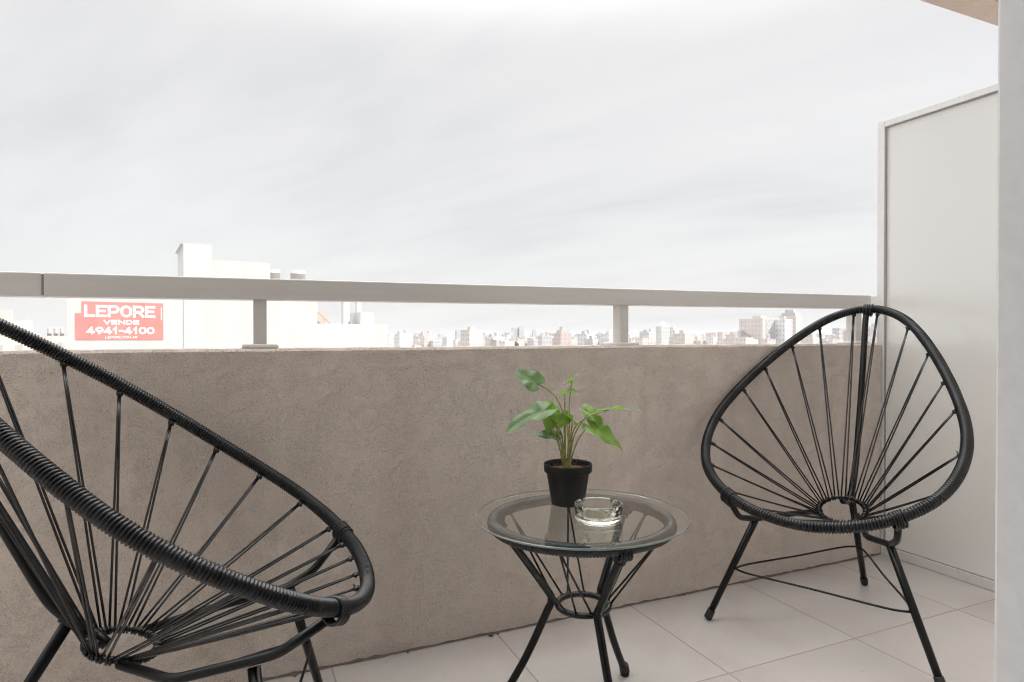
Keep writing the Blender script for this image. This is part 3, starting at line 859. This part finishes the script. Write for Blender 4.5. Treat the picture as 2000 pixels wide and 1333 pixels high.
# ================================================================ CHAIRS
HUBR = .0535
def chair(name, pose, rim, hub, HUBR, tilt, knots, bar, weld, legs, clamps, sb, st3, label, pitch):
    root = empty(name, (pose[0], pose[1], 0), -pose[2])
    tag(root, label, 'chair', 'black cord lounge chairs on the balcony')
    rimc = catmull(rim, 12); NN = len(rimc)
    step = .0007
    P = resample(rimc, step)
    o = MB(); o.tube(P, .0133, 14, closed=True, ridge=wrap_ridge(step, pitch, .0046))
    o.build('hoop', M['cord'], root, smooth=True)
    # hub ring
    a = np.linspace(0, 2 * math.pi, 420, endpoint=False)
    hc = np.array(hub)
    ex = np.array([1, 0, 0.]); ey = np.array([0, math.cos(tilt), math.sin(tilt)])
    H = hc + HUBR * (np.cos(a)[:, None] * ex + np.sin(a)[:, None] * ey)
    stp = 2 * math.pi * HUBR / 420
    o = MB(); o.tube(H, .0040, 10, closed=True, ridge=wrap_ridge(stp, .0042, .0018))
    hubo = o.build('hub_ring', M['cord'], root, smooth=True)
    # cords: every knot on the hoop sends two strands down to the hub
    def rimpt(t):
        t = t % NN; j = int(t); f = t - j
        return rimc[j] * (1 - f) + rimc[(j + 1) % NN] * f
    K = sorted(knots); n = len(K)
    # hub angle: rim param 0 = top (rear, +90 deg), increasing t runs to +s side (0 deg) and on to the front
    rk = random.Random(name + str(pose[0]))
    for i, t in enumerate(K):
        p = rimpt(t); ang = math.pi / 2 - 2 * math.pi * (i + .5) / n
        tgt = hc + HUBR * (math.cos(ang) * ex + math.sin(ang) * ey)
        d = tgt - p; d /= np.linalg.norm(d)
        kn = p + d * .021
        mb = MB()
        # the two strands wrap the hoop side by side, then part slowly on the way down
        tang = rimpt(t + .5) - rimpt(t - .5); tang /= np.linalg.norm(tang)
        mb.ball(kn, .0062, 1, 1, .9); mb.ball(kn + tang * .004, .0042)
        for q in (-1, 1): mb.tube([kn + tang * q * .003, p + d * .008 + tang * q * .004], .0026, 6)
        tail = kn + np.array([rk.uniform(-1, 1), rk.uniform(-1, 1), rk.uniform(-.4, 1)]) * .009
        mb.tube([kn, tail], [.0022, .0016], 6)
        for q in (-1, 1):
            a2 = ang - q * (math.pi / n) * .62
            e2 = hc + (HUBR + .002) * (math.cos(a2) * ex + math.sin(a2) * ey) + np.array([0, 0, .003])
            s2 = kn + tang * q * .0016
            L_ = np.linalg.norm(e2 - s2); sag = rk.uniform(.0, .008) * L_
            pts = [s2 + (e2 - s2) * f + np.array([0, 0, -sag * 4 * f * (1 - f)]) for f in np.linspace(0, 1, 9)]
            mb.tube(pts, .0022, 8)
            # loop round the hub
            rad = (math.cos(a2) * ex + math.sin(a2) * ey); nor = np.cross(ex, ey)
            c = hc + HUBR * rad
            tw = [c + .0062 * (math.cos(w) * rad + math.sin(w) * nor) for w in np.linspace(0, 2 * math.pi, 11, endpoint=False)]
            mb.tube(tw, .0021, 6, closed=True)
        mb.build('cord', M['cord'], root, smooth=True)
    # steel
    def rod(name, pts, r, parent=root, n=10, seg=12, m='steel', brad=.03):
        mb = MB(); pp = bent(pts, brad) if len(pts) > 2 else np.array(pts)
        mb.tube(pp, r, seg)
        return mb.build(name, M[m], parent, smooth=True)
    rod('back_bar', bar, .0098)
    wd = MB(); wd.tube(catmull(weld, 8, closed=False), [.011] * 6 + [.009] * (8 * (len(weld) - 1) + 1 - 6), 10); wd.build('hub_bracket', M['steel'], root, smooth=True)
    for (t_, f_) in legs:
        t_, f_ = np.array(t_), np.array(f_); d = (f_ - t_) / np.linalg.norm(f_ - t_)
        mb = MB(); mb.tube([t_, f_ - d * .012], [.0102, .0092], 14); lo = mb.build('leg', M['steel'], root, smooth=False)
        for p in lo.data.polygons: p.use_smooth = len(p.vertices) == 4
        mb = MB(); e_ = f_ + np.array([0, 0, 0.0]); e_[2] = .0055
        mb.tube([f_ - d * .030, f_ - d * .028, f_ - d * .008, e_], [.0103, .0114, .0116, .0104], 14); mb.build('foot_cap', M['rubber'], lo, smooth=True)
    for b in sb: rod('side_bar', b, .0082, n=12, brad=.018)
    for c, dr in clamps:
        c = np.array(c); dr = np.array(dr, float); dr /= np.linalg.norm(dr)
        # cord bound several times round hoop and bar
        mb = MB()
        j = np.argmin(((rimc - c) ** 2).sum(1)); tg = rimc[(j + 1) % NN] - rimc[j - 1]; tg /= np.linalg.norm(tg)
        base = rimc[j]
        side = np.cross(tg, dr); side /= np.linalg.norm(side); dn = np.cross(side, tg)
        if dn[2] > 0: dn = -dn
        rq = random.Random(int(abs(c[0]) * 1e4))
        for q in range(-2, 3):
            cc = base + tg * (q * .0058 + rq.uniform(-.001, .001)) + dn * .0045
            tl_ = tg * rq.uniform(-.003, .003)
            lp = [cc + side * .0165 * math.cos(w) + dn * (.0200 * math.sin(w)) + tl_ * math.sin(w) for w in np.linspace(0, 2 * math.pi, 22, endpoint=False)]
            mb.tube(lp, .0028, 7, closed=True)
        mb.build('cord_binding', M['cord'], root, smooth=True)
    for pts in st3: rod('stretcher', pts, .0030, seg=8, n=8)
    return root

rimR = [[-0.0002, 0.6763, 0.9231], [0.1227, 0.612, 0.88], [0.2396, 0.4184, 0.742], [0.3158, 0.2024, 0.5794], [0.2907, 0.0269, 0.4642], [0.1701, -0.0761, 0.3892], [-0.0005, -0.1098, 0.3598], [-0.1759, -0.0776, 0.3903], [-0.2968, 0.0242, 0.4657], [-0.329, 0.1996, 0.5856], [-0.2492, 0.4167, 0.7462], [-0.1254, 0.6114, 0.8808]]
rimL = [[0.00022, 0.6755, 0.9226], [0.1237, 0.6122, 0.8781], [0.2432, 0.4196, 0.7409], [0.3192, 0.2059, 0.5758], [0.2891, 0.032, 0.4579], [0.1714, -0.0743, 0.3876], [0.0012, -0.1096, 0.3621], [-0.1695, -0.0773, 0.3934], [-0.2876, 0.0226, 0.4706], [-0.317, 0.1963, 0.5837], [-0.2408, 0.4135, 0.7454], [-0.1225, 0.6093, 0.8803]]
def stretchers(l, r, b):
    l, r, b = map(np.array, (l, r, b))
    out = []
    for p, q in ((l, r), (r, b), (b, l)):
        c = (l + r + b) / 3
        mid = (p + q) / 2; o = (mid - c); o[2] = 0; o /= np.linalg.norm(o)
        d = (q - p)
        out.append([p, p + d * .06 + o * .012, p + d * .16 + o * .014, p + d * .5 + o * .010, p + d * .84 + o * .014, p + d * .94 + o * .012, q])
    return out
def sidebars(s, low, inn, leg, clamp, hub):
    # hub edge -> out under the seat -> forward past the leg -> up to the hoop
    return [hub, inn, leg, low, clamp]
chair('cord_chair', (1.371, 1.183, 1.1229), rimR, (.013, .272, .319), .0615, R(23),
      [3, 13, 20, 26, 31, 39, 48, 53.5, 59, 64.5, 70, 75.5, 81, 87, 95, 101, 107, 114, 119, 125, 131, 140],
      [(-.004, .676, .915), (-.005, .662, .885), (.001, .60, .735), (.004, .553, .62), (.010, .465, .440), (.010, .425, .368), (.009, .402, .335), (.009, .375, .318)],
      [(.010, .41, .345), (.009, .37, .328), (.006, .335, .330), (.004, .322, .333)],
      [((-.161, .062, .311), (-.281, .002, .004)), ((.169, .060, .310), (.290, .003, .004)), ((.011, .402, .325), (.010, .590, .004))],
      [((-.19, -.07, .395), (0, 0, -1)), ((.205, -.055, .405), (0, 0, -1)), ((-.002, .676, .92), (0, -.2, -1))],
      [sidebars(-1, (-.183, -.012, .322), (-.120, .18, .300), (-.163, .060, .306), (-.198, -.058, .385), (-.040, .262, .308)),
       sidebars(1, (.199, -.016, .340), (.104, .14, .290), (.173, .058, .305), (.207, -.050, .393), (.055, .265, .312))],
      stretchers((-.209, .028, .160), (.219, .025, .160), (.010, .475, .158)),
      'black cord lounge chair in the right corner, facing the table, before the frosted divider', .0074)
chair('cord_chair', (.1119, 1.2067, -1.3726), rimL, (-.021, .300, .300), .0545, R(16),
      [3, 13, 20, 25, 30, 35, 41, 48, 55, 59.5, 63.5, 68, 72.5, 77, 81.5, 86, 92, 98, 105, 112, 119, 126, 133, 141],
      [(0, .676, .915), (0, .660, .885), (0, .60, .755), (0, .548, .64), (0, .493, .519), (0, .440, .412), (0, .418, .372), (0, .392, .345), (0, .355, .316), (-.006, .33, .296)],
      [(0, .40, .350), (-.004, .375, .330), (-.012, .352, .306), (-.018, .340, .300)],
      [((-.167, .062, .311), (-.285, .004, .004)), ((.165, .052, .302), (.285, -.003, .004)), ((0, .392, .338), (-.008, .590, .004))],
      [((-.19, -.06, .40), (0, 0, -1)), ((.20, -.05, .40), (0, 0, -1)), ((0, .676, .92), (0, -.2, -1))],
      [sidebars(-1, (-.183, .022, .336), (-.154, .185, .297), (-.170, .075, .321), (-.197, -.052, .388), (-.075, .285, .292)),
       sidebars(1, (.189, .005, .328), (.135, .17, .292), (.168, .060, .302), (.203, -.045, .390), (.035, .290, .296))],
      stretchers((-.214, .036, .162), (.217, .025, .162), (0, .465, .162)),
      'black cord lounge chair at the left, seen side on and cut by the frame', .0057)

# ================================================================ TABLE
TX, TY = .6939, 1.2079
tb = empty('side_table', (TX, TY, 0)); tag(tb, 'round black cord side table with a clear glass top between the two chairs', 'table')
ZR, RR, TR = .4185, .1942, .0132
def tl(x, y): return .0077 * x - .0093 * y
a = np.linspace(0, 2 * math.pi, 1300, endpoint=False)
P = np.stack([RR * np.cos(a), RR * np.sin(a), ZR + tl(RR * np.cos(a), RR * np.sin(a))], -1)
mb = MB(); mb.tube(P, TR, 12, closed=True, ridge=wrap_ridge(2 * math.pi * RR / 1300, .0064, .0036)); mb.build('top_ring', M['cord'], tb, smooth=True)
LX, LY = .0047, -.0026
a = np.linspace(0, 2 * math.pi, 420, endpoint=False)
P = np.stack([LX + .0565 * np.cos(a), LY + .0565 * np.sin(a), np.full(420, .2316)], -1)
mb = MB(); mb.tube(P, .0066, 10, closed=True, ridge=wrap_ridge(2 * math.pi * .0565 / 420, .0046, .0019)); mb.build('lower_ring', M['cord'], tb, smooth=True)
PH = 2.5369
for k in range(3):
    an = PH + 2 * math.pi / 3 * k; d = np.array([math.cos(an), math.sin(an), 0])
    pts = [d * .196 + [0, 0, .414], d * .175 + [0, 0, .386], np.array([LX, LY, 0]) + d * .088 + [0, 0, .268], np.array([LX, LY, 0]) + d * .071 + [0, 0, .238], np.array([LX, LY, 0]) + d * .083 + [0, 0, .205],
           np.array([LX, LY, 0]) + d * .13 + [0, 0, .10], np.array([LX, LY, 0]) + d * .1785 + [0, 0, .012]]
    mb = MB(); mb.tube(catmull(pts, 10, False), .0088, 12); lg = mb.build('leg', M['steel'], tb, smooth=True)
    mb = MB(); f_ = np.array([LX, LY, 0]) + d * .1795; dd = (pts[-1] - pts[-2]); dd /= np.linalg.norm(dd)
    mb.tube([f_ + [0, 0, .03] - d * .006, f_ + [0, 0, .028] - d * .006, f_ + [0, 0, .010], f_ + [0, 0, .0008]], [.0095, .0118, .0120, .0105], 12); mb.build('foot_cap', M['rubber'], lg, smooth=True)
    mb = MB(); top = d * .193 + [0, 0, .4135 + 0]; sd = np.array([-math.sin(an), math.cos(an), 0])
    for q in range(-2, 3):
        c = d * (RR - .002) + [0, 0, ZR - .004] + sd * q * .0055
        lp = [c + d * .0155 * math.cos(w) + np.array([0, 0, 1]) * (.0145 * math.sin(w) - .004) - d * .0 for w in np.linspace(0, 2 * math.pi, 20, endpoint=False)]
        mb.tube(lp, .0026, 7, closed=True)
    c0 = d * .184 + [0, 0, .400]
    for q in range(4):
        cc = d * (.188 - q * .0032) + [0, 0, .406 - q * .0048]; ax = np.array([d[0] * .55, d[1] * .55, .83]); e1 = np.cross(ax, sd)
        lp = [cc + .0115 * (math.cos(w) * sd + math.sin(w) * e1) for w in np.linspace(0, 2 * math.pi, 16, endpoint=False)]
        mb.tube(lp, .0024, 7, closed=True)
    mb.build('cord_binding', M['cord'], tb, smooth=True)
# pairs of cords from top ring to lower ring
TC = [(125, 152, 112), (70, 96, 58), (227, 258, 226), (318, 352, 328), (4, 26, -6), (186, 200, 172)]
for an, e_1, e_2 in TC:
    mb = MB(); an = R(an)
    p = np.array([RR * math.cos(an), RR * math.sin(an), ZR]); rin = p * [.945, .945, 1] - [0, 0, .009]
    mb.ball(rin, .0055)
    for a2 in (R(e_1), R(e_2)):
        e2 = np.array([LX + .060 * math.cos(a2), LY + .060 * math.sin(a2), .236])
        mb.tube([rin + (e2 - rin) * f for f in np.linspace(0, 1, 5)], .0023, 8)
        mb.ball(e2, .0048)
    mb.build('cord', M['cord'], tb, smooth=True)
gp = MB(); gx, gy = -.0069, -.0107; RG = .2309; GT = .0045
gz0 = ZR + .0155
def gl_pt(r, t, z): x, y = gx + r * math.cos(t), gy + r * math.sin(t); return (x, y, z + tl(x, y))
ns = 160
ang_ = [2 * math.pi * k / ns for k in range(ns)]
V = [gl_pt(RG - .001, t, gz0 + GT) for t in ang_] + [gl_pt(RG, t, gz0 + GT - .001) for t in ang_] + [gl_pt(RG, t, gz0 + .001) for t in ang_] + [gl_pt(RG - .001, t, gz0) for t in ang_]
gp.add(V, [tuple(range(ns))], 0)
o_ = 0
gp.f.append(tuple(reversed(range(3 * ns, 4 * ns)))); gp.mi.append(0)
for r_i in range(3):
    for k in range(ns):
        k2 = (k + 1) % ns
        gp.f.append((r_i * ns + k, (r_i + 1) * ns + k, (r_i + 1) * ns + k2, r_i * ns + k2)); gp.mi.append(1)
gp.build('glass_top', [M['glass'], M['glass_edge']], tb)
GTOP = gz0 + GT

# ================================================================ POTTED PLANT
PX, PY = .7025, 1.283
def gtop(x, y): return GTOP + tl(x - TX, y - TY) + .0006
pz = gtop(PX, PY)
pl_ = empty('potted_plant', (PX, PY, pz)); tag(pl_, 'green leafy artificial plant in a black plastic pot standing on the glass tabletop', 'potted plant')
off = -np.array([PX, PY, pz])
mb = MB()
mb.lathe([(.0375, .0), (.0385, .002), (.0500, .073), (.0502, .0745), (.0550, .0750), (.0560, .0765), (.0568, .0925), (.0560, .0945), (.0540, .0945), (.0530, .090), (.0515, .080)], seg=64)
mb.f = mb.f[:-1]; mb.mi = mb.mi[:-1]
mb.build('pot', M['pot'], pl_, smooth=True)
so_ = MB()
rs = random.Random(8)
nr, na = 7, 36
V = [(0, 0, .082)]
for i in range(1, nr + 1):
    for k in range(na):
        r_ = .0515 * i / nr; t = 2 * math.pi * k / na
        V.append((r_ * math.cos(t), r_ * math.sin(t), .082 - .004 * (i / nr) + rs.uniform(-.002, .002)))
F = [(0, 1 + k, 1 + (k + 1) % na) for k in range(na)]
for i in range(nr - 1):
    for k in range(na): F.append((1 + i * na + k, 1 + (i + 1) * na + k, 1 + (i + 1) * na + (k + 1) % na, 1 + i * na + (k + 1) % na))
so_.add(V, F); so_.build('soil', M['soil'], pl_, smooth=True)
fb = MB()
for k in range(150):
    t = rs.uniform(0, 6.28); r_ = .046 * math.sqrt(rs.random()); c = np.array([r_ * math.cos(t), r_ * math.sin(t), .082])
    v = np.array([rs.gauss(0, 1), rs.gauss(0, 1), abs(rs.gauss(0, .8))]); v /= np.linalg.norm(v); L_ = rs.uniform(.006, .016)
    w = np.array([rs.gauss(0, .3), rs.gauss(0, .3), 0])
    fb.tube([c, c + v * L_ * .5 + w * .002, c + (v + w * .6) * L_], .000225, 4)
fb.tube([(.026, .010, .083), (.030, .012, .094), (.032, .010, .102), (.029, .010, .108)], .0005, 4)
fb.tube([(.026, .010, .083), (.022, .012, .096), (.024, .012, .103)], .0005, 4)
fb.build('coir_fibre', M['fibre'], pl_)
LEAVES=[
 ((0.6308, 1.3168, 0.7232),(-0.0335, 0.028, 0.0294),(0.0301, 0.009, 0.0322),0),
 ((0.7122, 1.2813, 0.728),(0.0153, -0.0282, 0.0322),(0.0204, 0.0347, -0.0063),0),
 ((0.6956, 1.2883, 0.6968),(0.0408, 0.0041, 0.0091),(0.0184, 0.0301, -0.0087),0),
 ((0.6694, 1.3321, 0.6525),(-0.0285, 0.0343, 0.01),(0.0235, 0.0119, 0.0358),1),
 ((0.6405, 1.3011, 0.6549),(-0.0876, 0.0161, -0.0293),(-0.0108, -0.0336, -0.0165),0),
 ((0.6783, 1.3173, 0.6537),(0.0292, -0.0021, -0.0379),(-0.0096, 0.0259, -0.011),0),
 ((0.6669, 1.3004, 0.6393),(-0.0022, 0.0116, -0.0363),(-0.029, 0.0236, 0.0023),0),
 ((0.67, 1.2986, 0.5973),(-0.0451, 0.0197, 0.0072),(0.0133, 0.0216, 0.0142),0),
 ((0.6903, 1.2684, 0.6431),(-0.0221, -0.0015, -0.0234),(-0.0175, 0.0078, 0.0192),1),
 ((0.7032, 1.2626, 0.6348),(-0.0238, 0.0106, 0.026),(-0.0021, -0.0318, -0.0034),0),
 ((0.7583, 1.2494, 0.6144),(0.0441, -0.0523, -0.034),(0.024, 0.0279, 0.0225),1),
 ((0.7534, 1.2736, 0.65),(0.029, -0.0347, -0.0333),(0.0296, 0.0199, 0.0142),1),
 ((0.7868, 1.2373, 0.6596),(0.0673, -0.0402, 0.0106),(0.02, 0.0458, -0.0064),0),
]
STEMS=[
 [(0.6929, 1.2881, 0.5325),(0.6976, 1.2868, 0.6225),(0.6769, 1.2964, 0.6884),(0.6341, 1.3154, 0.7208)],
 [(0.7039, 1.2833, 0.5325),(0.7064, 1.2831, 0.6345),(0.7065, 1.2833, 0.6704),(0.7122, 1.2813, 0.7256)],
 [(0.6984, 1.2857, 0.5325),(0.6954, 1.2878, 0.6225),(0.6966, 1.2877, 0.6704),(0.6956, 1.2883, 0.6956)],
 [(0.6973, 1.2862, 0.5325),(0.689, 1.3013, 0.5969),(0.6827, 1.3152, 0.6318),(0.6694, 1.3321, 0.6513)],
 [(0.6929, 1.2881, 0.5385),(0.6751, 1.2928, 0.599),(0.6594, 1.2963, 0.6377),(0.6427, 1.3001, 0.6537)],
 [(0.6962, 1.2867, 0.5325),(0.6945, 1.2989, 0.5969),(0.6783, 1.3173, 0.6512)],
 [(0.694, 1.2876, 0.5349),(0.6843, 1.2924, 0.5985),(0.6669, 1.3004, 0.6369)],
 [(0.6907, 1.2891, 0.5385),(0.6821, 1.2933, 0.5841),(0.67, 1.2986, 0.5961)],
 [(0.7017, 1.2843, 0.5325),(0.6993, 1.2749, 0.5881),(0.6903, 1.2684, 0.6407)],
 [(0.7028, 1.2838, 0.5325),(0.7036, 1.273, 0.5881),(0.7032, 1.2626, 0.6324)],
 [(0.7094, 1.281, 0.5385),(0.7222, 1.2721, 0.5846),(0.7403, 1.2608, 0.6139),(0.7583, 1.2494, 0.6144)],
 [(0.7061, 1.2823, 0.5325),(0.7198, 1.2824, 0.5977),(0.7534, 1.2736, 0.65)],
 [(0.7061, 1.2823, 0.5325),(0.7135, 1.2761, 0.6086),(0.7448, 1.2591, 0.6425),(0.7868, 1.2373, 0.6584)],
]

for k, s in enumerate(STEMS):
    pts = [np.array(p) + off for p in s]
    b0 = pts[0].copy(); b0[0] *= .8; b0[1] *= .8; b0[2] = .080
    pts = [b0] + pts
    mb = MB(); cc = catmull(pts, 8, False)
    mb.tube(cc, np.linspace(.0024, .0013, len(cc)), 7); mb.build('stalk', M['stem'], pl_, smooth=True)
RT = [(0, 1.02), (6, .93), (14, .82), (26, .70), (45, .60), (65, .565), (85, .57), (105, .585), (125, .575), (143, .53), (156, .42), (168, .25), (180, .10)]
def leafr(deg):
    deg = abs(deg); return float(np.interp(deg, [q[0] for q in RT], [q[1] for q in RT]))
for li, (A, T, S, under) in enumerate(LEAVES):
    A, T, S = np.array(A) + off, np.array(T), np.array(S)
    S = S - T * (S @ T) / (T @ T)            # square the blade
    Sn = S / np.linalg.norm(S)
    wid = max(np.linalg.norm(S), .62 * np.linalg.norm(T)); wid = min(wid, 1.1 * np.linalg.norm(T))
    S = Sn * wid
    Nn = np.cross(T, S); Nn /= np.linalg.norm(Nn)
    flip = Nn[2] < 0
    if flip: Nn = -Nn
    lt = np.linalg.norm(T)
    rl = random.Random(li * 7 + 1)
    ph1, ph2 = rl.uniform(0, 6), rl.uniform(0, 6)
    nrr, na2 = 9, 56
    V = []; UV = []
    for i in range(nrr + 1):
        for k in range(na2):
            dg = -180 + 360 * k / na2
            r_ = leafr(dg) * i / nrr
            u, v = r_ * math.cos(R(dg)), r_ * math.sin(R(dg))
            fold = .24 * abs(v) - .30 * v * v
            droop = -.26 * max(u, 0) ** 2 - .10 * min(u, 0) ** 2
            wave = .045 * math.sin(R(dg) * 5 + ph1) * (i / nrr) ** 2 + .02 * math.sin(u * 14 + ph2) * abs(v) * 2
            p = A + T * u + S * v * 1.0 + Nn * lt * (fold + droop + wave)
            V.append(p); UV.append((u, v + .5))
    F = []
    for i in range(nrr):
        for k in range(na2):
            k2 = (k + 1) % na2
            q = (i * na2 + k, (i + 1) * na2 + k, (i + 1) * na2 + k2, i * na2 + k2)
            F.append(q if not flip else tuple(reversed(q)))
    mb = MB(); mb.add(V, F)
    o = mb.build('leaf', M['leaf'], pl_, smooth=True)
    # make sure the upper side is the front side
    uvl = o.data.uv_layers.new(name='UVMap')
    for lp in o.data.loops: uvl.data[lp.index].uv = UV[lp.vertex_index]
    o.data.update()
    ns_ = sum((p.normal @ Vector(Nn)) * p.area for p in o.data.polygons)
    if (ns_ < 0) != bool(under): o.data.flip_normals()

# ================================================================ ASHTRAY
AX, AY = .692, 1.130
az_ = gtop(AX, AY)
def notch(r, z, a):
    if z > .027 and .034 < r < .06:
        for c in (R(18), R(108), R(198), R(288)):
            d_ = abs((a - c + math.pi) % (2 * math.pi) - math.pi)
            if d_ < .12: return z - .0075 * (.5 + .5 * math.cos(d_ / .12 * math.pi)) ** .4
    return z
mb = MB()
mb.lathe([(.040, 0), (.0455, .0015), (.0485, .005), (.0500, .011), (.0505, .028), (.0503, .0365), (.0490, .0385), (.0450, .0385), (.0435, .0365), (.0425, .024), (.0405, .014), (.036, .0105), (.02, .0088), (.004, .0085)], seg=160, mod=notch)
o = mb.build('ashtray', M['ash'], smooth=True); o.location = (AX, AY, az_)
tag(o, 'round clear glass ashtray with notched rim on the glass tabletop in front of the pot', 'ashtray')
